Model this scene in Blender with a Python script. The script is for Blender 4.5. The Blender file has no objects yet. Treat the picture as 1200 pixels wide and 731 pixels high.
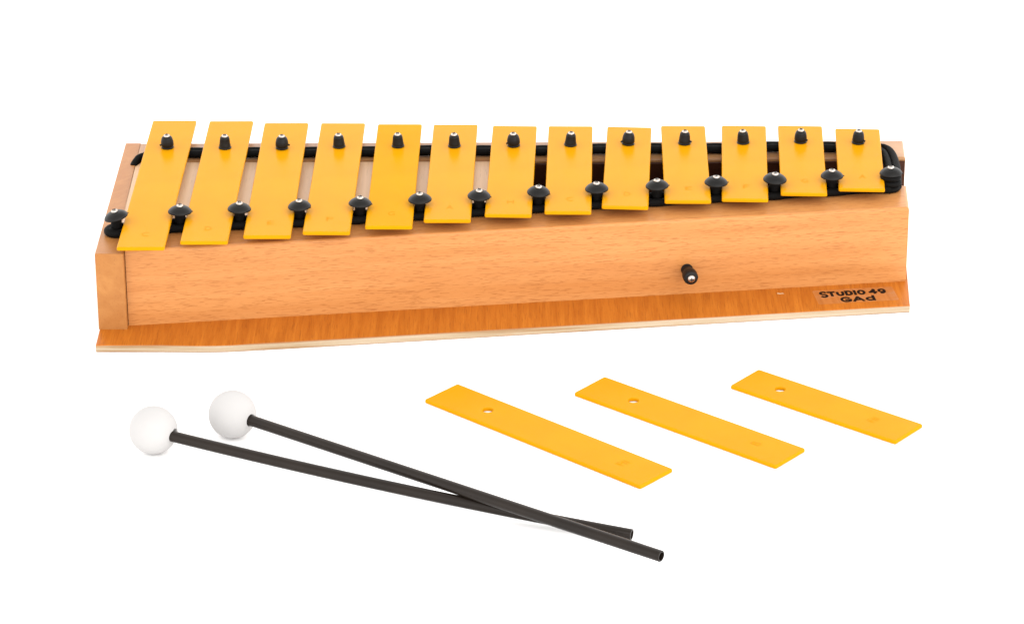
import bpy, bmesh, math, random
from mathutils import Vector, Matrix, Quaternion
random.seed(7)
SC = bpy.context.scene
COL = SC.collection
MM = 0.001
CENTRE_Y = 0.0

# ------------------------------------------------------------------ camera
cd = bpy.data.cameras.new('camera')
cam = bpy.data.objects.new('camera', cd)
COL.objects.link(cam)
cd.sensor_fit = 'HORIZONTAL'
cd.sensor_width = 36.0
cd.lens = 36.0 * 4090.0 / 1200.0
cd.clip_start = 0.05
cd.clip_end = 100.0
r = Vector((0.99999625, -0.00114334, -0.00248825))
u = Vector((0.00273836, 0.41752716, 0.90866032))
f = Vector((0.0, 0.90866372, -0.41752873))
M = Matrix(((r.x, u.x, -f.x, -0.0001), (r.y, u.y, -f.y, -1.77220), (r.z, u.z, -f.z, 0.78762), (0, 0, 0, 1)))
cam.matrix_world = M
SC.camera = cam

# ------------------------------------------------------------------ world, lamps, exposure
w = bpy.data.worlds.new('World')
SC.world = w
w.use_nodes = True
bg = w.node_tree.nodes['Background']
# white studio: brighter round the horizon, dimmer overhead
wn = w.node_tree.nodes
wtc = wn.new('ShaderNodeTexCoord'); wsp = wn.new('ShaderNodeSeparateXYZ'); wrp = wn.new('ShaderNodeValToRGB')
w.node_tree.links.new(wtc.outputs['Generated'], wsp.inputs[0])
w.node_tree.links.new(wsp.outputs['Z'], wrp.inputs['Fac'])
wrp.color_ramp.elements[0].position = 0.25
wrp.color_ramp.elements[0].color = (1.0, 0.99, 0.98, 1)
wrp.color_ramp.elements[1].position = 0.95
wrp.color_ramp.elements[1].color = (0.46, 0.458, 0.455, 1)
w.node_tree.links.new(wrp.outputs['Color'], bg.inputs['Color'])
bg.inputs['Strength'].default_value = 3.03

def softbox(name, loc, target, size, watts, colour):
    ld = bpy.data.lights.new(name, 'AREA')
    ld.shape = 'RECTANGLE'
    ld.size, ld.size_y = size
    ld.energy = watts
    ld.color = colour
    o = bpy.data.objects.new(name, ld)
    COL.objects.link(o)
    o.location = loc
    o.rotation_euler = (Vector(target) - Vector(loc)).to_track_quat('-Z', 'Y').to_euler()
    return o

softbox('softbox_lamp', (1.0, -1.7, 1.15), (0.0, -0.05, 0.03), (2.4, 2.4), 29.0, (1.0, 0.985, 0.96))

SC.view_settings.view_transform = 'Standard'
SC.view_settings.look = 'None'
SC.view_settings.exposure = 0.0
SC.view_settings.gamma = 1.0
SC.cycles.max_bounces = 8

# ------------------------------------------------------------------ helpers
def link_mesh(name, bm, mats, parent=None, smooth=False):
    me = bpy.data.meshes.new(name)
    bmesh.ops.recalc_face_normals(bm, faces=bm.faces[:])
    bm.to_mesh(me)
    bm.free()
    for m in (mats if isinstance(mats, (list, tuple)) else [mats]):
        me.materials.append(m)
    if smooth:
        for p in me.polygons:
            p.use_smooth = True
    o = bpy.data.objects.new(name, me)
    COL.objects.link(o)
    if parent is not None:
        o.parent = parent
    return o

def thing(name, loc, label, cat, rz=0.0, group=None):
    o = bpy.data.objects.new(name, None)
    o.empty_display_size = 0.02
    COL.objects.link(o)
    o.location = loc
    o.rotation_euler = (0, 0, rz)
    o['label'] = label
    o['category'] = cat
    if group:
        o['group'] = group
    return o

def prism(bm, poly, z0, z1, bevel=0.0, edge_test=None, seg=3, mat_side=0, mat_top=0):
    """vertical prism over a plan polygon (mm); bevels the edges picked by edge_test"""
    lo = [bm.verts.new((x * MM, y * MM, z0 * MM)) for x, y in poly]
    hi = [bm.verts.new((x * MM, y * MM, z1 * MM)) for x, y in poly]
    n = len(poly)
    new = []
    fb = bm.faces.new(lo[::-1]); ft = bm.faces.new(hi)
    ft.material_index = mat_top
    fb.material_index = mat_side
    for i in range(n):
        j = (i + 1) % n
        fc = bm.faces.new((lo[i], lo[j], hi[j], hi[i]))
        fc.material_index = mat_side
        new.append(fc)
    if bevel:
        vs = set(lo + hi)
        es = [e for e in bm.edges if e.verts[0] in vs and e.verts[1] in vs]
        if edge_test:
            es = [e for e in es if edge_test(e.verts[0].co / MM, e.verts[1].co / MM)]
        bmesh.ops.bevel(bm, geom=es, offset=bevel * MM, segments=seg, affect='EDGES', profile=0.5)

def lathe(bm, profile, seg=32, mat=None, mi=0):
    """profile: list of (radius, z) in mm, revolved about z; mat: transform"""
    mat = mat or Matrix.Identity(4)
    rings = []
    for rad, z in profile:
        if rad <= 1e-6:
            rings.append([bm.verts.new(mat @ Vector((0, 0, z * MM)))])
        else:
            rings.append([bm.verts.new(mat @ Vector((rad * MM * math.cos(2 * math.pi * k / seg),
                                                     rad * MM * math.sin(2 * math.pi * k / seg), z * MM)))
                          for k in range(seg)])
    for a, b in zip(rings, rings[1:]):
        for k in range(seg):
            k2 = (k + 1) % seg
            if len(a) == 1 and len(b) == 1:
                continue
            if len(a) == 1:
                fc = bm.faces.new((a[0], b[k2], b[k]))
            elif len(b) == 1:
                fc = bm.faces.new((a[k], a[k2], b[0]))
            else:
                fc = bm.faces.new((a[k], a[k2], b[k2], b[k]))
            fc.material_index = mi

def catmull(pts, per=8):
    pts = [Vector(p) for p in pts]
    P = [pts[0] * 2 - pts[1]] + pts + [pts[-1] * 2 - pts[-2]]
    out = []
    for i in range(1, len(P) - 2):
        a, b, c, d = P[i - 1:i + 3]
        for k in range(per):
            t = k / per
            out.append(0.5 * ((2 * b) + (c - a) * t + (2 * a - 5 * b + 4 * c - d) * t * t + (3 * b - a - 3 * c + d) * t ** 3))
    out.append(pts[-1])
    return out

def sweep(bm, pts, rad, seg=12, ridges=0, amp=0.0):
    """round cord along pts (mm)"""
    pts = [Vector(p) * MM for p in pts]
    rings = []
    n = None
    dist = 0.0
    for i, p in enumerate(pts):
        t = (pts[min(i + 1, len(pts) - 1)] - pts[max(i - 1, 0)]).normalized()
        if n is None:
            n = t.cross(Vector((0, 0, 1)))
            if n.length < 1e-4:
                n = t.cross(Vector((1, 0, 0)))
            n.normalize()
        else:
            n = (n - t * n.dot(t)).normalized()
            dist += (p - pts[i - 1]).length
        b = t.cross(n)
        ring = []
        for k in range(seg):
            a = 2 * math.pi * k / seg
            rr = rad * MM
            if ridges:
                rr *= 1 + amp * math.sin(ridges * a + dist / MM * 2.2)
            ring.append(bm.verts.new(p + n * (rr * math.cos(a)) + b * (rr * math.sin(a))))
        rings.append(ring)
    for a, b in zip(rings, rings[1:]):
        for k in range(seg):
            bm.faces.new((a[k], a[(k + 1) % seg], b[(k + 1) % seg], b[k]))
    bm.faces.new(rings[0][::-1]); bm.faces.new(rings[-1])

def text_mesh(body_lines, extrude=0.02, bold=0.0):
    """lines: (text, x0, x1, y0, y1) in mm -> one mesh; every line stretched into its own box"""
    bm = bmesh.new()
    for body, x0, x1, y0, y1 in body_lines:
        cu = bpy.data.curves.new('lettering', 'FONT')
        cu.body = body
        cu.size = 1.0
        cu.offset = bold
        cu.resolution_u = 4
        ob = bpy.data.objects.new('lettering', cu)
        COL.objects.link(ob)
        bpy.context.view_layer.update()
        me = bpy.data.meshes.new_from_object(ob.evaluated_get(bpy.context.evaluated_depsgraph_get()))
        bpy.data.objects.remove(ob)
        bpy.data.curves.remove(cu)
        xs = [v.co.x for v in me.vertices]; ys = [v.co.y for v in me.vertices]
        ax, bx, ay, by = min(xs), max(xs), min(ys), max(ys)
        t = bmesh.new(); t.from_mesh(me); bpy.data.meshes.remove(me)
        for v in t.verts:
            v.co.x = (x0 + (v.co.x - ax) / (bx - ax) * (x1 - x0)) * MM
            v.co.y = (y0 + (v.co.y - ay) / (by - ay) * (y1 - y0)) * MM
            v.co.z = 0
        rg = bmesh.ops.extrude_face_region(t, geom=t.faces[:])
        for v in rg['geom']:
            if isinstance(v, bmesh.types.BMVert):
                v.co.z = extrude * MM
        tmp = bpy.data.meshes.new('tmp'); t.to_mesh(tmp); t.free()
        bm.from_mesh(tmp); bpy.data.meshes.remove(tmp)
    return bm

# ------------------------------------------------------------------ materials
def new_mat(name):
    m = bpy.data.materials.new(name)
    m.use_nodes = True
    nt = m.node_tree
    return m, nt, nt.nodes['Principled BSDF']

def N(nt, kind, **kw):
    n = nt.nodes.new(kind)
    for k, v in kw.items():
        if k in n.inputs:
            n.inputs[k].default_value = v
        else:
            setattr(n, k, v)
    return n

def mapped(nt, rot, scale, loc=(0, 0, 0)):
    tc = N(nt, 'ShaderNodeTexCoord')
    mp0 = N(nt, 'ShaderNodeMapping'); mp0.vector_type = 'POINT'
    mp0.inputs['Rotation'].default_value = rot
    nt.links.new(tc.outputs['Object'], mp0.inputs['Vector'])
    mp = N(nt, 'ShaderNodeMapping')
    mp.inputs['Scale'].default_value = scale
    mp.inputs['Location'].default_value = loc
    nt.links.new(mp0.outputs['Vector'], mp.inputs['Vector'])
    return mp.outputs['Vector']

def ramp(nt, src, stops):
    n = N(nt, 'ShaderNodeValToRGB')
    cr = n.color_ramp
    while len(cr.elements) < len(stops):
        cr.elements.new(0.5)
    for e, (p, c) in zip(cr.elements, stops):
        e.position = p
        e.color = (*c, 1) if len(c) == 3 else c
    nt.links.new(src, n.inputs['Fac'])
    return n.outputs['Color']

def mixc(nt, fac, a, b, mode='MIX'):
    n = N(nt, 'ShaderNodeMix', data_type='RGBA', blend_type=mode)
    for sock, v in ((n.inputs[0], fac), (n.inputs[6], a), (n.inputs[7], b)):
        if isinstance(v, (int, float)):
            sock.default_value = v
        elif isinstance(v, tuple):
            sock.default_value = (*v, 1) if len(v) == 3 else v
        else:
            nt.links.new(v, sock)
    return n.outputs[2]

def wood(name, light, dark, fleck, rot=(0, 0, 0), grain=(6, 140, 140), fl_scale=(150, 1100, 1100), fl_lo=0.66, fl_amt=0.6,
         rough=0.35, spec=0.4, warp=0.6, streak_amt=1.0, bump=0.02):
    m, nt, b = new_mat(name)
    v = mapped(nt, rot, grain)
    n1 = N(nt, 'ShaderNodeTexNoise', Scale=1.0, Detail=5.0, Roughness=0.6, Distortion=warp)
    nt.links.new(v, n1.inputs['Vector'])
    base = ramp(nt, n1.outputs['Fac'], [(0.5 - 0.22 / max(streak_amt, .01), dark), (0.5 + 0.16 / max(streak_amt, .01), light)])
    # broad tone variation
    v2 = mapped(nt, rot, (grain[0] * 0.35, grain[1] * 0.3, grain[2] * 0.3), (3.1, 1.7, 0.4))
    n2 = N(nt, 'ShaderNodeTexNoise', Scale=1.0, Detail=2.0, Roughness=0.5)
    nt.links.new(v2, n2.inputs['Vector'])
    tone = ramp(nt, n2.outputs['Fac'], [(0.32, (0.93, 0.87, 0.80)), (0.62, (1.05, 1.05, 1.05))])
    base = mixc(nt, 1.0, base, tone, 'MULTIPLY')
    # pores / ray flecks
    v3 = mapped(nt, rot, fl_scale, (0.3, 0.9, 2.2))
    n3 = N(nt, 'ShaderNodeTexNoise', Scale=1.0, Detail=1.5, Roughness=0.5, Distortion=0.3)
    nt.links.new(v3, n3.inputs['Vector'])
    fm = ramp(nt, n3.outputs['Fac'], [(fl_lo, (0, 0, 0)), (fl_lo + 0.05, (fl_amt,) * 3)])
    col = mixc(nt, fm, base, fleck)
    nt.links.new(col, b.inputs['Base Color'])
    b.inputs['Roughness'].default_value = rough
    b.inputs['Specular IOR Level'].default_value = spec
    bp = N(nt, 'ShaderNodeBump', Strength=bump * 10, Distance=0.0002)
    nt.links.new(n1.outputs['Fac'], bp.inputs['Height'])
    nt.links.new(bp.outputs['Normal'], b.inputs['Normal'])
    return m

RAIL = math.atan2(55.3, 420.1)
M_rail = wood('beech_front_rail', (0.475, 0.212, 0.068), (0.43, 0.176, 0.050), (0.27, 0.090, 0.022), rot=(0, 0, -RAIL),
              grain=(9, 190, 190), fl_scale=(170, 3000, 3000), fl_lo=0.585, fl_amt=0.62, rough=0.36, spec=0.25)
M_back = wood('beech_rear_rail', (0.39, 0.205, 0.088), (0.34, 0.166, 0.066), (0.22, 0.09, 0.035),
              grain=(14, 160, 160), fl_scale=(220, 1800, 1800), fl_lo=0.63, fl_amt=0.35, rough=0.32, spec=0.3)
EDIR = Vector((0.50, 0.72, -0.42)).normalized().rotation_difference(Vector((1, 0, 0))).to_euler()
M_board = wood('beech_end_board', (0.365, 0.160, 0.047), (0.310, 0.124, 0.034), (0.17, 0.06, 0.02), rot=tuple(EDIR),
               grain=(12, 170, 170), fl_scale=(190, 1500, 1500), fl_lo=0.64, fl_amt=0.3, rough=0.36, spec=0.16)
M_panel = wood('pale_sound_panel', (0.68, 0.45, 0.26), (0.58, 0.37, 0.205), (0.28, 0.15, 0.08), rot=(0, 0, math.radians(90)),
               grain=(10, 260, 260), fl_scale=(120, 1500, 1500), fl_lo=0.66, fl_amt=0.3, rough=0.42, spec=0.35)
M_base = wood('stained_base_veneer', (0.43, 0.137, 0.0150), (0.335, 0.092, 0.0085), (0.17, 0.042, 0.006), rot=(0, 0, math.radians(-90)),
              grain=(30, 560, 560), fl_scale=(80, 1700, 1700), fl_lo=0.60, fl_amt=0.32, rough=0.4, spec=0.10)
M_inner_dark = wood('dark_brown_inner', (0.055, 0.016, 0.006), (0.038, 0.010, 0.004), (0.02, 0.006, 0.003), grain=(14, 160, 160), rough=0.5, spec=0.2)

def ply_material():
    m, nt, b = new_mat('plywood_edge')
    v = mapped(nt, (0, 0, -RAIL), (14, 60, 500))
    n1 = N(nt, 'ShaderNodeTexNoise', Scale=1.0, Detail=4.0, Roughness=0.55)
    nt.links.new(v, n1.inputs['Vector'])
    base = ramp(nt, n1.outputs['Fac'], [(0.34, (0.27, 0.165, 0.080)), (0.46, (0.345, 0.255, 0.160)), (0.62, (0.40, 0.315, 0.222))])
    # knot-brown patches
    v2 = mapped(nt, (0, 0, -RAIL), (22, 22, 90), (0.6, 0, 0.3))
    n2 = N(nt, 'ShaderNodeTexNoise', Scale=1.0, Detail=2.0)
    nt.links.new(v2, n2.inputs['Vector'])
    fm = ramp(nt, n2.outputs['Fac'], [(0.62, (0, 0, 0)), (0.72, (0.8,) * 3)])
    col = mixc(nt, fm, base, (0.36, 0.19, 0.07))
    # thin stained face veneers at the two edges of the ply
    tc = N(nt, 'ShaderNodeTexCoord'); sp = N(nt, 'ShaderNodeSeparateXYZ')
    nt.links.new(tc.outputs['Object'], sp.inputs[0])
    mr = N(nt, 'ShaderNodeMapRange'); mr.inputs[1].default_value = 0.0; mr.inputs[2].default_value = 4.07 * MM
    nt.links.new(sp.outputs['Z'], mr.inputs[0])
    vm = ramp(nt, mr.outputs[0], [(0.0, (1, 1, 1)), (0.10, (0, 0, 0)), (0.84, (0, 0, 0)), (0.90, (1, 1, 1))])
    col = mixc(nt, vm, col, (0.28, 0.12, 0.045))
    nt.links.new(col, b.inputs['Base Color'])
    b.inputs['Roughness'].default_value = 0.6
    b.inputs['Specular IOR Level'].default_value = 0.25
    return m
M_ply = ply_material()

def paint(name, colour, rough, spec, var=0.03, bump=0.03, nscale=900):
    m, nt, b = new_mat(name)
    v = mapped(nt, (0, 0, 0), (1, 1, 1))
    n1 = N(nt, 'ShaderNodeTexNoise', Scale=40.0, Detail=3.0)
    nt.links.new(v, n1.inputs['Vector'])
    lo = tuple(c * (1 - var) for c in colour); hi = tuple(c * (1 + var) for c in colour)
    nt.links.new(ramp(nt, n1.outputs['Fac'], [(0.35, lo), (0.65, hi)]), b.inputs['Base Color'])
    b.inputs['Roughness'].default_value = rough
    b.inputs['Specular IOR Level'].default_value = spec
    n2 = N(nt, 'ShaderNodeTexNoise', Scale=float(nscale), Detail=2.0)
    nt.links.new(v, n2.inputs['Vector'])
    bp = N(nt, 'ShaderNodeBump', Strength=bump, Distance=0.0002)
    nt.links.new(n2.outputs['Fac'], bp.inputs['Height'])
    nt.links.new(bp.outputs['Normal'], b.inputs['Normal'])
    return m

M_yellow = paint('yellow_lacquer', (0.52, 0.224, 0.0020), 0.24, 0.027)
M_yellow2 = paint('yellow_lacquer_less_sheen', (0.52, 0.231, 0.0020), 0.28, 0.010)  # same lacquer, sheen lowered here to stand in for one bar's tilt
M_stamp = paint('stamped_yellow', (0.48, 0.180, 0.0011), 0.45, 0.008)
M_rubber = paint('black_rubber', (0.0055, 0.0050, 0.0046), 0.42, 0.17, var=0.2, bump=0.25)
M_cord_stem_shade = paint('black_cord_stem_shade', (0.0028, 0.0025, 0.0023), 0.7, 0.09, var=0.25, bump=0.3, nscale=1600)
M_stick = paint('black_plastic_tube', (0.0115, 0.0078, 0.0056), 0.33, 0.17, var=0.2, bump=0.2)
M_white = paint('white_rubber_ball', (0.398, 0.386, 0.379), 0.6, 0.10, var=0.01, bump=0.05)
M_ink = paint('black_ink', (0.008, 0.005, 0.004), 0.6, 0.06)

def steel():
    m, nt, b = new_mat('zinc_screw')
    b.inputs['Base Color'].default_value = (0.44, 0.40, 0.36, 1)
    b.inputs['Metallic'].default_value = 1.0
    b.inputs['Roughness'].default_value = 0.28
    n = N(nt, 'ShaderNodeTexNoise', Scale=1500.0, Detail=2.0)
    v = mapped(nt, (0, 0, 0), (1, 1, 1)); nt.links.new(v, n.inputs['Vector'])
    bp = N(nt, 'ShaderNodeBump', Strength=0.3, Distance=0.0002)
    nt.links.new(n.outputs['Fac'], bp.inputs['Height']); nt.links.new(bp.outputs['Normal'], b.inputs['Normal'])
    return m
M_steel = steel()

def film():
    """thin satin transfer film: the stain shows through, slightly lighter and patchy"""
    m, nt, b = new_mat('label_film')
    v = mapped(nt, (0, 0, math.radians(-90)), (26, 420, 420))
    n1 = N(nt, 'ShaderNodeTexNoise', Scale=1.0, Detail=4.0)
    nt.links.new(v, n1.inputs['Vector'])
    a = ramp(nt, n1.outputs['Fac'], [(0.3, (0.33, 0.105, 0.018)), (0.7, (0.42, 0.15, 0.035))])
    v2 = mapped(nt, (0, 0, -RAIL), (60, 200, 200))
    n2 = N(nt, 'ShaderNodeTexNoise', Scale=1.0, Detail=3.0)
    nt.links.new(v2, n2.inputs['Vector'])
    fm = ramp(nt, n2.outputs['Fac'], [(0.50, (0, 0, 0)), (0.74, (0.5,) * 3)])
    nt.links.new(mixc(nt, fm, a, (0.38, 0.20, 0.11)), b.inputs['Base Color'])
    b.inputs['Roughness'].default_value = 0.5
    b.inputs['Specular IOR Level'].default_value = 0.3
    return m
M_film = film()

def ground_mat():
    m, nt, b = new_mat('white_studio_surface')
    v = mapped(nt, (0, 0, 0), (1, 1, 1))
    n1 = N(nt, 'ShaderNodeTexNoise', Scale=3.0, Detail=2.0)
    nt.links.new(v, n1.inputs['Vector'])
    nt.links.new(ramp(nt, n1.outputs['Fac'], [(0.3, (0.93, 0.93, 0.93)), (0.7, (0.95, 0.95, 0.95))]), b.inputs['Base Color'])
    b.inputs['Roughness'].default_value = 0.8
    b.inputs['Specular IOR Level'].default_value = 0.1
    return m
M_ground = ground_mat()

# ------------------------------------------------------------------ setting
bm = bmesh.new()
vs = [bm.verts.new(p) for p in ((-8, -6, 0), (8, -6, 0), (8, 30, 0), (-8, 30, 0))]
bm.faces.new(vs)
g = link_mesh('ground', bm, M_ground)
g['kind'] = 'structure'

# ------------------------------------------------------------------ glockenspiel
H = 47.7      # top of the wooden box
ZB = 4.07     # top of the plywood base
GZ = 0.0002   # base rests a hair above the sheet
glock = thing('glockenspiel', (0, 0, GZ),
              'long wooden box glockenspiel with thirteen yellow bars on black pegs', 'glockenspiel')

# base plate: plywood, front edge straight at the left, then a soft kink and oblique
bm = bmesh.new()
front = [(-219.6, -107.6), (-185, -107.9), (-166, -108.4), (-156, -108.3), (-147, -107.6), (-138, -106.5), (-124, -104.9),
         (-90.4, -100.6), (45.4, -82.6), (214.6, -60.1)]
prism(bm, front + [(219.0, 6.0), (222.3, 69.5), (-219.6, 69.0)], 0.0, ZB, bevel=0.35,
      edge_test=lambda a, b: a.z > 3 and b.z > 3, seg=2, mat_side=1, mat_top=0)
link_mesh('base_plate', bm, [M_base, M_ply], glock)

# small chip of lost stain on the base
bm = bmesh.new()
prism(bm, [(144.0, -44.6), (145.2, -45.3), (146.6, -44.8), (147.8, -44.9), (147.2, -43.6), (145.6, -44.1), (144.4, -43.4)], ZB - 0.5, ZB + 0.04)
m, nt, b = new_mat('bare_wood_chip'); b.inputs['Base Color'].default_value = (0.5, 0.36, 0.22, 1); b.inputs['Roughness'].default_value = 0.7
o = link_mesh('chipped_spot', bm, m, glock)

# left end board with a rabbet for the panel
bm = bmesh.new()
prism(bm, [(-220.0, -88.2), (-204.8, -88.2), (-204.8, -53), (-210.5, -53), (-210.5, 68.3), (-219.2, 68.3)], ZB, H + 0.15, bevel=0.5,
      edge_test=lambda a, b: (a.z > 40 and b.z > 40) or (abs(a.y + 88.2) < .1 and abs(b.y + 88.2) < .1 and abs(a.x - b.x) < .1), seg=3)
prism(bm, [(-210.6, -52.9), (-204.8, -52.9), (-204.8, 68.2), (-210.6, 68.2)], ZB, 43.0)
link_mesh('end_board', bm, M_board, glock)

# front rail, rounded at its front and right edges
bm = bmesh.new()
prism(bm, [(-204.5, -83.5), (215.6, -28.3), (217.4, 4.0), (-204.5, -51.6)], ZB, H, bevel=1.6,
      edge_test=lambda a, b: a.z > 40 and b.z > 40 and not (a.x < -200 and b.x < -200), seg=4)
link_mesh('front_rail', bm, M_rail, glock)

# rear rail
bm = bmesh.new()
prism(bm, [(-204.7, 40.2), (221.0, 43.6), (222.3, 69.6), (-210.4, 68.4), (-210.4, 40.2)], ZB, H, bevel=1.2,
      edge_test=lambda a, b: a.z > 40 and b.z > 40 and not (a.x < -200 and b.x < -200), seg=4)
link_mesh('rear_rail', bm, M_back, glock)

# pale panel closing the left half of the box
bm = bmesh.new()
prism(bm, [(-210.42, -51.6), (-203.0, -50.7), (0.0, -23.5), (0.0, 39.9), (-210.42, 39.9)], 43.2, 47.55, bevel=0.25,
      edge_test=lambda a, b: a.z > 45 and b.z > 45, seg=2)
link_mesh('sound_panel', bm, M_panel, glock)

# added dark boards over inner faces and floor of the open right half
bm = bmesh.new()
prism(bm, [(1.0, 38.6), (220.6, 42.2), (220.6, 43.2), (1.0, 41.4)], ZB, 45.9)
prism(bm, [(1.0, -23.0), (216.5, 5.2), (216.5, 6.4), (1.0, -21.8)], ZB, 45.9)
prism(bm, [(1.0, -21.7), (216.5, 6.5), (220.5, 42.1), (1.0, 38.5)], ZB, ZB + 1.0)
link_mesh('dark_inner_boards', bm, M_inner_dark, glock)

# ---- bars
BARS = [(-192.43, 85.07, -194.75, -96.38), (-159.92, 83.77, -162.17, -88.48), (-128.33, 80.75, -129.41, -81.26),
        (-96.03, 80.78, -98.29, -76.88), (-63.63, 78.95, -65.51, -69.51), (-31.88, 78.06, -34.54, -60.98),
        (1.84, 75.31, -2.06, -53.67), (33.52, 74.94, 30.0, -50.05), (66.88, 72.86, 60.83, -42.76),
        (97.39, 74.47, 95.08, -35.21), (131.95, 74.08, 126.05, -32.76), (163.82, 73.84, 158.55, -24.88),
        (196.06, 69.54, 190.4, -19.4)]
NOTES = 'CDEFGAHCDEFGA'
BAR_T = 1.95
BAR_TOP = 55.0

def rounded_rect(w2, l2, rad, inset, seg=5):
    a, b = w2 - inset, l2 - inset
    rr = max(rad - inset, 0.15)
    pts = []
    for cx, cy, st in ((a - rr, b - rr, 0), (-a + rr, b - rr, 90), (-a + rr, -b + rr, 180), (a - rr, -b + rr, 270)):
        for k in range(seg + 1):
            t = math.radians(st + 90 * k / seg)
            pts.append((cx + rr * math.cos(t), cy + rr * math.sin(t)))
    return pts

def bar_mesh(length, hole_y, hole_r=2.6, width=25.1, t=BAR_T):
    """bar lying along y, underside at z=0, with its drilled hole"""
    bm = bmesh.new()
    prof = [(0.25, 0.0), (0.0, 0.25), (0.0, t - 0.75), (0.10, t - 0.42), (0.32, t - 0.14), (0.7, t)]
    loops = []
    for ins, z in prof:
        loops.append([bm.verts.new((x * MM, y * MM, z * MM)) for x, y in rounded_rect(width / 2, length / 2, 1.1, ins)])
    n = len(loops[0])
    for a, b in zip(loops, loops[1:]):
        for k in range(n):
            bm.faces.new((a[k], a[(k + 1) % n], b[(k + 1) % n], b[k]))
    hs = 24
    hl = []
    for rad, z in ((hole_r + 0.15, 0.0), (hole_r, 0.15), (hole_r, t - 0.25), (hole_r + 0.25, t)):
        hl.append([bm.verts.new((rad * MM * math.cos(2 * math.pi * k / hs), (hole_y + rad * math.sin(2 * math.pi * k / hs)) * MM, z * MM))
                   for k in range(hs)])
    for a, b in zip(hl, hl[1:]):
        for k in range(hs):
            bm.faces.new((a[k], a[(k + 1) % hs], b[(k + 1) % hs], b[k]))
    for lo, ho in ((loops[-1], hl[-1]), (loops[0], hl[0])):
        es = []
        for L in (lo, ho):
            for k in range(len(L)):
                es.append(bm.edges.get((L[k], L[(k + 1) % len(L)])))
        bmesh.ops.triangle_fill(bm, use_beauty=True, use_dissolve=False, edges=es)
    return bm

REAR = [(-192.8, 43.3), (-160.6, 42.5), (-128.6, 41.6), (-96.7, 43.9), (-63.7, 44.3), (-32.1, 44.1), (1.1, 44.5),
        (32.9, 45.5), (65.3, 46.6), (96.9, 47.0), (130.0, 48.0), (162.2, 49.1), (194.4, 47.5)]
FRONT = [(-210.9, -61.6), (-177.4, -54.8), (-145.9, -51.6), (-113.9, -48.3), (-81.5, -44.4), (-49.5, -39.3), (-17.7, -34.8),
         (14.4, -29.6), (46.0, -25.1), (78.9, -21.1), (111.2, -16.5), (143.5, -12.5), (175.0, -7.8), (207.6, -3.8)]

def stamp(parent, text, x, y, w_, h_, rot=0.0, t=BAR_T):
    hh = h_
    lines = [(text, -w_ / 2, w_ / 2, -hh / 2, hh / 2)]
    so = link_mesh('stamped_letter', text_mesh(lines, 0.02, 0.0), M_stamp, parent)
    so.location = (x * MM, y * MM, (t + 0.008) * MM)
    so.rotation_euler = (0, 0, rot)
    return so

less_sheen = {4}
for i, (rx, ry, fx, fy) in enumerate(BARS):
    L = math.hypot(rx - fx, ry - fy)
    ang = math.atan2(-(rx - fx), ry - fy)
    cx, cy = (rx + fx) / 2, (ry + fy) / 2
    # hole position in the bar's own frame
    dx, dy = REAR[i][0] - cx, REAR[i][1] - cy
    hy = -math.sin(ang) * dx + math.cos(ang) * dy
    bo = link_mesh('tone_bar', bar_mesh(L, hy, 2.5), M_yellow2 if i in less_sheen else M_yellow, glock)
    bo.location = (cx * MM, cy * MM, (BAR_TOP - BAR_T) * MM)
    bo.rotation_euler = (random.uniform(-.003, .003), random.uniform(-.006, .006), ang)
    stamp(bo, NOTES[i], 0.8, -L / 2 + 17.5, 3.6, 5.2)

# ---- pegs
def screw_head(parent, z, rad=1.9, loc=(0, 0, 0), mat=None):
    bm = bmesh.new()
    T = mat or Matrix.Identity(4)
    lathe(bm, [(rad * 0.75, z - 0.6), (rad, z), (rad, z + 0.35), (rad * 0.9, z + 0.75), (rad * 0.62, z + 1.1), (rad * 0.3, z + 1.3), (0, z + 1.35)], 24, T)
    # cross recess: two dark slots sunk as small boxes standing proud by a hair
    a0 = random.uniform(0, math.pi / 2)
    for k in range(2):
        R = T @ Matrix.Rotation(a0 + k * math.pi / 2, 4, 'Z')
        s, hw = rad * 0.55, rad * 0.13
        pts = []
        for zz in (z + 0.6, z + 1.38 - 0.02 * k):
            pts.append([bm.verts.new(R @ (Vector(p) * MM)) for p in ((-s, -hw, zz), (s, -hw, zz), (s, hw, zz), (-s, hw, zz))])
        fs = [bm.faces.new(pts[1]), bm.faces.new(pts[0][::-1])]
        for q in range(4):
            fs.append(bm.faces.new((pts[0][q], pts[0][(q + 1) % 4], pts[1][(q + 1) % 4], pts[1][q])))
        for fc in fs:
            fc.material_index = 1
    return link_mesh('screw', bm, [M_steel, M_ink], parent, smooth=True)

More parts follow.
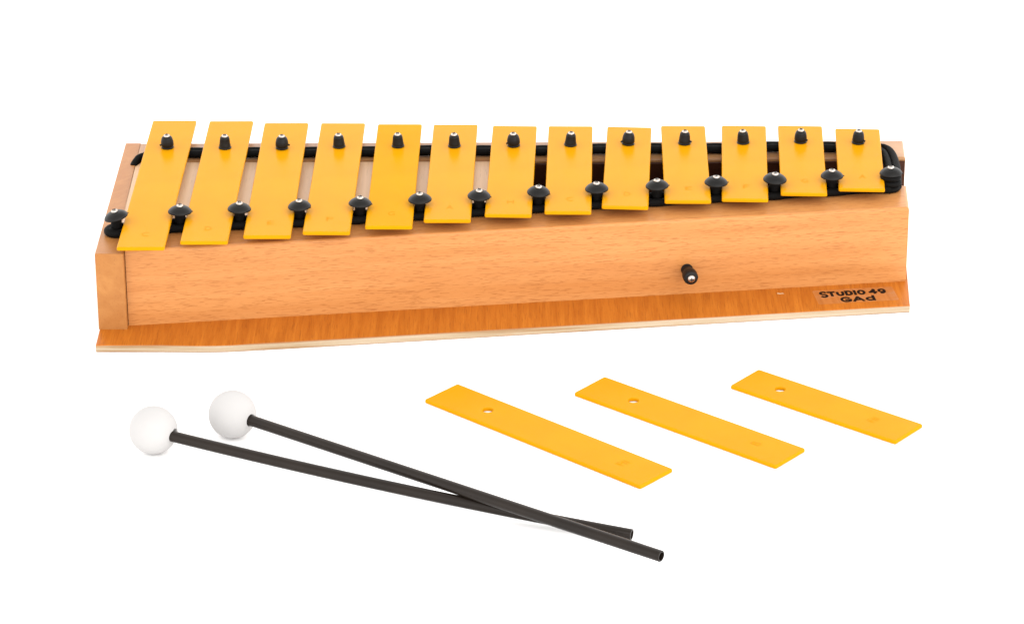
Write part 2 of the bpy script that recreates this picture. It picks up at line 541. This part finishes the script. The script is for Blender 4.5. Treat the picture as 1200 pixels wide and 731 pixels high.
for i, (px, py) in enumerate(REAR):
    bulge = [0.45, -0.15, 0.5, 0.0, -0.1, -0.05, 0.5, -0.1, 0.4, 0.0, 0.1, 0.35, 0.2][i]
    bm = bmesh.new()
    z = BAR_TOP
    T = Matrix.Translation((0, 0, z * MM)) @ Matrix.Rotation(random.uniform(-.07, .07), 4, 'Y') @ Matrix.Rotation(random.uniform(-.05, .05), 4, 'X') @ Matrix.Translation((0, 0, -z * MM))
    prof = [(2.0, H - 3), (2.0, z - 2.8), (3.6, z - 2.7), (3.6, z - 1.97), (2.2, z - 1.95), (2.2, z + 0.12), (3.5, z + 0.15),
            (3.6, z + 0.6), (3.2, z + 1.0), (3.3 + bulge * .6, z + 1.9), (3.1 + bulge, z + 2.7), (3.05 + bulge, z + 3.8),
            (2.98 + bulge, z + 4.1), (3.0 + bulge * .9, z + 4.5), (2.8 + bulge * .8, z + 5.0), (2.85 + bulge * .7, z + 5.4), (2.65 + bulge * .4, z + 6.2), (2.3, z + 6.8), (1.4, z + 6.95), (0, z + 6.95)]
    lathe(bm, prof, 28, T)
    if i in (0, 2, 6, 8, 9, 11, 12):       # frayed rubber tab at the collar
        side = {0: math.pi, 2: .4, 6: math.pi, 8: math.pi, 9: -.2, 11: -.3, 12: -.3}[i]
        d = Vector((math.cos(side), math.sin(side) - .25, 0)).normalized()
        q = [(d.x * 2.6, d.y * 2.6, z + 1.9), (d.x * 3.5, d.y * 3.5, z + 2.1), (d.x * 4.3, d.y * 4.3, z + 1.7)]
        sweep(bm, q, 0.55, 8)
    po = link_mesh('rear_peg', bm, M_rubber, glock, smooth=True)
    po.location = (px * MM, py * MM, 0)
    screw_head(po, z + 6.85, 1.75, mat=T)

for i, (px, py) in enumerate(FRONT):
    po_bm = bmesh.new()
    z = 58.0
    tilt = -0.22 if i == 0 else random.uniform(-.05, .05)
    T = Matrix.Translation((0, 0, z * MM)) @ Matrix.Rotation(tilt, 4, 'Y') @ Matrix.Rotation(random.uniform(-.05, .06), 4, 'X') @ Matrix.Translation((0, 0, -z * MM))
    lathe(po_bm, [(2.9, H - 3), (2.9, z - 2.5), (3.05, z - 1.0), (2.8, z + 0.5), (0, z + 0.5)], 24)
    po = link_mesh('front_peg', po_bm, M_cord_stem_shade, glock, smooth=True)  # shaft is rubber like the cap; its shade is put into this darker black
    po.location = (px * MM, py * MM, 0)
    cb = bmesh.new()
    rr = 6.35 + random.uniform(-.15, .2)
    prof = [(2.6, z + 0.3), (4.6, z - 0.1), (rr - 0.5, z - 0.6), (rr - 0.08, z - 0.45), (rr, z - 0.1), (rr - 0.18, z + 0.35),
            (rr - 0.65, z + 0.95), (rr - 1.35, z + 1.6), (rr - 2.2, z + 2.15), (rr - 3.2, z + 2.6), (2.2, z + 2.85), (0, z + 2.9)]
    lathe(cb, prof, 36, T)
    # moulding flash on the rim
    if i % 3 != 2:
        a = random.uniform(-.5, .3)
        d = Vector((math.cos(a), math.sin(a), 0))
        p0 = T @ (Vector((d.x * (rr - .4), d.y * (rr - .4), z)) * MM) / MM
        p1 = T @ (Vector((d.x * (rr + .55), d.y * (rr + .55), z - .05)) * MM) / MM
        sweep(cb, [p0, (p0 + p1) / 2, p1], 0.28, 6)
    co = link_mesh('rubber_cap', cb, M_rubber, po, smooth=True)
    screw_head(po, z + 2.85, 1.85, mat=T)

# ---- elastic cord: one doubled line along the rear pegs, round the right end, weaving along the front pegs
def arc(cx, cy, z, rad, a0, a1, n=10, dz=0.0):
    return [(cx + rad * math.cos(math.radians(a0 + (a1 - a0) * k / n)), cy + rad * math.sin(math.radians(a0 + (a1 - a0) * k / n)), z + dz * k / n)
            for k in range(n + 1)]
bm = bmesh.new()
for s in (0, 1):                              # rear run, two strands
    rad = 2.25
    pts = [(-206.5, 45.5, 47.0), (-204.0, 48.6, 49.4)] if s else [(-211.6, 35.6, 46.4), (-210.4, 38.6, 48.2), (-207.0, 43.0, 49.6)]
    for i, (px, py) in enumerate(REAR):
        off = 5.2 if s else -1.9
        pts.append((px, py + (6.0 if s else 4.3) - 0.4, 49.95))
        if i < 12:
            nx, ny = REAR[i + 1]
            pts.append(((px + nx) / 2, (py + ny) / 2 + (6.9 if s else 3.0) + .2 * ((i * 7) % 3 - 1), 50.1 + .25 * ((i * 5) % 3)))
    lx, ly = REAR[-1]
    if s:
        pts += [(204.5, 53.2, 50.2), (209.8, 51.2, 50.3), (212.6, 45.0, 50.4), (213.7, 34, 50.3), (213.5, 18, 50.2), (212.4, 4, 50.0), (211.6, -4, 49.9)]
    else:
        pts += [(202.0, 49.4, 50.2), (206.2, 47.6, 50.4), (208.4, 42.0, 50.6), (209.2, 32, 50.4), (209.2, 18, 50.2), (208.6, 6, 50.1), (208.0, 2.0, 50.0)]
    sweep(bm, catmull(pts, 7), rad, 14, ridges=3, amp=0.02)
for s, (zz, sgn) in enumerate(((49.9, 1), (49.9, -1))):   # front run, two strands crossing between the pegs
    rad = 2.15
    pts = []
    px, py = FRONT[0]
    pts += [(px - 4.9 + 1.5 * s, py - 0.5 * sgn, zz)]
    for i, (px, py) in enumerate(FRONT):
        pts.append((px, py + sgn * 4.6, zz + 0.15 * ((i + s) % 2)))
        if i < 13:
            nx, ny = FRONT[i + 1]
            pts.append(((px + nx) / 2, (py + ny) / 2 + sgn * 2.6, zz))
    sweep(bm, catmull(pts, 7), rad, 12, ridges=3, amp=0.02)
# loops around the first peg and three stacked turns around the last
px, py = FRONT[0]
sweep(bm, arc(px, py - .3, 49.9, 4.7, 60, 330, 20), 2.2, 12)
px, py = FRONT[-1]
for k in range(3):
    sweep(bm, arc(px, py, 49.4 + 3.2 * k, 4.2 + (.25 if k == 1 else 0), -200, 160, 34, 0.3), 1.65, 12)
link_mesh('elastic_cord', bm, M_cord_stem_shade, glock, smooth=True)

# ---- peg on the front face
nrm = Vector((math.sin(RAIL), -math.cos(RAIL), 0))
axis = (nrm + Vector((0.02, 0, 0.0))).normalized()
base = Vector((94.6, -44.5 + 0.2, 18.6))
sx = base.x
base.y = -83.4 + (sx + 203.6) * (55.1 / 419.2) + 0.3
Q = axis.to_track_quat('Z', 'Y').to_matrix().to_4x4()
T = Q
bm = bmesh.new()
lathe(bm, [(2.6, -3), (2.6, 0.0), (3.2, 0.05), (3.3, 0.9), (2.75, 1.6), (2.7, 5.6), (3.0, 6.2), (3.9, 6.9), (4.1, 8.0), (4.05, 11.5), (3.7, 12.6), (2.6, 13.0), (0, 13.0)], 28, T)
po = link_mesh('side_peg', bm, M_rubber, glock, smooth=True)
po.location = base * MM
screw_head(po, 13.1, 2.1, mat=T)

# ---- maker's label on the base in front of the rail
LA = math.atan2(22.5, 169.2)
lab_o = Vector((186.4, -47.2, ZB))
bm = bmesh.new()
prism(bm, rounded_rect(22.2, 9.0, 1.2, 0), 0, 0.03)
lab = link_mesh('maker_label', bm, M_film, glock)
lab.location = (lab_o + Vector((0, 0, 0.03))) * MM
lab.rotation_euler = (0, 0, LA)
GLYPH = {
    'S': [('c', (1, .80), (.78, 1), (.28, 1), (0, .78), (.22, .56), (.78, .44), (1, .22), (.72, 0), (.22, 0), (0, .20))],
    'T': [('l', (0, 1), (1, 1)), ('l', (.5, 1), (.5, 0))],
    'U': [('c', (0, 1), (0, .62), (.03, .25), (.3, 0), (.7, 0), (.97, .25), (1, .62), (1, 1))],
    'D': [('l', (0, 0), (0, 1)), ('c', (0, 1), (.45, 1), (.85, .88), (1, .5), (.85, .12), (.45, 0), (0, 0))],
    'I': [('l', (.5, 0), (.5, 1))],
    'O': [('o', .5, .5, .5, .5)],
    '4': [('l', (.72, 0), (.72, 1)), ('l', (.72, 1), (0, .34)), ('l', (0, .34), (1, .34))],
    '9': [('o', .5, .66, .5, .34), ('c', (1, .62), (.95, .28), (.7, .03), (.4, 0), (.12, .05))],
    'G': [('c', (1, .80), (.75, 1), (.3, 1), (0, .72), (0, .28), (.3, 0), (.75, 0), (1, .16), (1, .44)), ('l', (1, .44), (.55, .44))],
    'A': [('l', (0, 0), (.5, 1)), ('l', (.5, 1), (1, 0)), ('l', (.2, .3), (.8, .3))],
    'd': [('o', .5, .32, .5, .32), ('l', (1, 0), (1, 1))],
}
def block_letters(items, hx, hy, thick=0.012):
    """heavy printed letters: every stroke a thin ribbon of ink with its own hair of height"""
    bm = bmesh.new()
    lay = 0
    for ch, x0, x1, y0, y1 in items:
        for st in GLYPH[ch]:
            lay += 1
            closed = st[0] == 'o'
            if closed:
                P = [(st[1] + st[3] * math.cos(2 * math.pi * k / 28), st[2] + st[4] * math.sin(2 * math.pi * k / 28)) for k in range(28)]
            else:
                P = [tuple(q) for q in st[1:]]
            pts = [Vector((x0 + hx + px * (x1 - x0 - 2 * hx), y0 + hy + py * (y1 - y0 - 2 * hy), 0)) for px, py in P]
            if st[0] == 'c':
                pts = catmull(pts, 5)
            n = len(pts)
            if st[0] == 'l':                       # square line ends
                d = (pts[-1] - pts[0]).normalized()
                e = Vector((d.x * hx, d.y * hy, 0))
                pts = [pts[0] - e, pts[-1] + e]; n = 2
            z = thick + 0.002 * (lay % 5)
            L, Rr = [], []
            for k in range(n):
                a = pts[(k - 1) % n] if closed else pts[max(k - 1, 0)]
                b2 = pts[(k + 1) % n] if closed else pts[min(k + 1, n - 1)]
                t = (b2 - a).normalized()
                nv = Vector((-t.y * hx, t.x * hy, 0))
                for lst, q in ((L, pts[k] + nv), (Rr, pts[k] - nv)):
                    lst.append((bm.verts.new((q.x * MM, q.y * MM, 0)), bm.verts.new((q.x * MM, q.y * MM, z * MM))))
            m_ = n if closed else n - 1
            for k in range(m_):
                k2 = (k + 1) % n
                bm.faces.new((L[k][1], L[k2][1], Rr[k2][1], Rr[k][1]))
                bm.faces.new((L[k][0], L[k2][0], L[k2][1], L[k][1]))
                bm.faces.new((Rr[k][0], Rr[k2][0], Rr[k2][1], Rr[k][1]))
    return bm
WORDS = [('S', -19.2, -14.6, -0.6, 7.2), ('T', -14.7, -10.3, 0.4, 6.8), ('U', -9.9, -5.5, 0.4, 6.8), ('D', -5.1, -0.7, 0.4, 6.8),
         ('I', -0.4, 1.3, 0.4, 6.8), ('O', 1.6, 6.3, 0.4, 6.8), ('4', 8.0, 12.8, 0.5, 6.9), ('9', 13.1, 17.6, 0.5, 6.9),
         ('G', -9.2, -3.2, -7.9, -1.3), ('A', -2.8, 3.8, -7.9, -1.3), ('d', 4.4, 9.8, -7.9, -0.9)]
lt = link_mesh('lettering', block_letters(WORDS, 0.78, 0.92), M_ink, lab)
lt.location = (0, 0, 0.035 * MM)

# ------------------------------------------------------------------ spare bars
SP = [((-28.5, -150.5), (78.8, -247.4), (62.1, -265.3), (-44.9, -169.3), (-11.4, -180.4), 'F#',
       'longest of the three loose yellow bars, lying nearest the black mallet sticks'),
      ((47.5, -142.3), (145.7, -225.8), (129.3, -244.4), (31.8, -161.9), (62.3, -170.3), 'B',
       'middle-sized loose yellow bar lying between the longest and the shortest loose bars'),
      ((127.9, -134.4), (206.7, -198.7), (191.0, -218.5), (112.4, -153.7), (138.5, -157.3), 'F#',
       'shortest loose yellow bar, lying below the printed label on the box')]
for a, b_, c, d, hole, note, label in SP:
    far = (Vector(a) + Vector(d)) / 2       # end with the hole
    near = (Vector(b_) + Vector(c)) / 2
    L = (far - near).length
    ctr = (far + near) / 2
    v = far - near
    ang = math.atan2(-v.x, v.y)
    t = thing('loose_tone_bar', (ctr.x * MM, ctr.y * MM, 0.0002), label, 'instrument bar', ang, 'loose bars in front of the glockenspiel')
    dd = Vector(hole) - ctr
    hy = -math.sin(ang) * dd.x + math.cos(ang) * dd.y
    link_mesh('bar_plate', bar_mesh(L, hy, 2.75), M_yellow, t)
    stamp(t, note, 0.8, -L / 2 + 22.0, 3.6 if len(note) == 1 else 6.0, 5.2)

# ------------------------------------------------------------------ mallets
def mallet(head, tip, label, rh=12.1, rs=2.8, bend=None):
    t = thing('mallet', (head[0] * MM, head[1] * MM, 0.0002), label, 'mallet', 0, 'pair of mallets')
    c = Vector((0, 0, rh))
    e = Vector((tip[0] - head[0], tip[1] - head[1], tip[2]))
    ax = (e - c).normalized()
    L = (e - c).length
    R = ax.to_track_quat('Z', 'Y').to_matrix().to_4x4()
    bm = bmesh.new()
    pr = []
    for k in range(37):
        a = math.pi * k / 36
        rr, zz = rh * math.sin(a), -rh * math.cos(a)
        pr.append((max(rr, 0), zz))
    pr[0] = (0, -rh)
    # drilled socket where the stick enters
    top = [p for p in pr if not (p[1] > 0 and p[0] < rs + 0.5)]
    zt = math.sqrt(rh * rh - (rs + .45) ** 2)
    top += [(rs + 0.45, zt), (rs + 0.15, zt - 0.35), (rs + 0.1, 3.0), (0, 3.0)]
    lathe(bm, top, 56, Matrix.Translation(c * MM) @ R)
    link_mesh('head', bm, M_white, t, smooth=True)
    bm = bmesh.new()
    lathe(bm, [(0, 3.2), (rs, 3.2)] + [(rs, 3.2 + (L - 3.5) * k / 24) for k in range(1, 24)] + [(rs, L - 0.25), (rs - 0.2, L), (rs - 0.75, L), (rs - 0.85, L - 0.3), (rs - 0.85, L - 14), (0, L - 14)], 28,
          Matrix.Translation(c * MM) @ R)
    if bend:                                  # the tube is slightly bowed
        for v in bm.verts:
            q = min(max((v.co / MM - c).dot(ax) / L, 0), 1)
            v.co.y -= (bend[0] * (1 - q) + bend[1] * 4 * q * (1 - q)) * MM
    so = link_mesh('stick', bm, M_stick, t, smooth=True)
    return t
mallet((-178.1, -223.7), (56.3, -317.1, 2.9), 'white-headed mallet whose black stick runs underneath the other stick', bend=(1.6, 4.3))
mallet((-140.1, -206.4), (68.7, -352.1, 10.4), 'white-headed mallet whose black stick crosses over on top of the other')

# smooth shading with crisp edges on lathed parts
for o in list(COL.objects):
    if o.type == 'MESH' and o.data.polygons and o.data.polygons[0].use_smooth:
        o.data.set_sharp_from_angle(angle=math.radians(38))
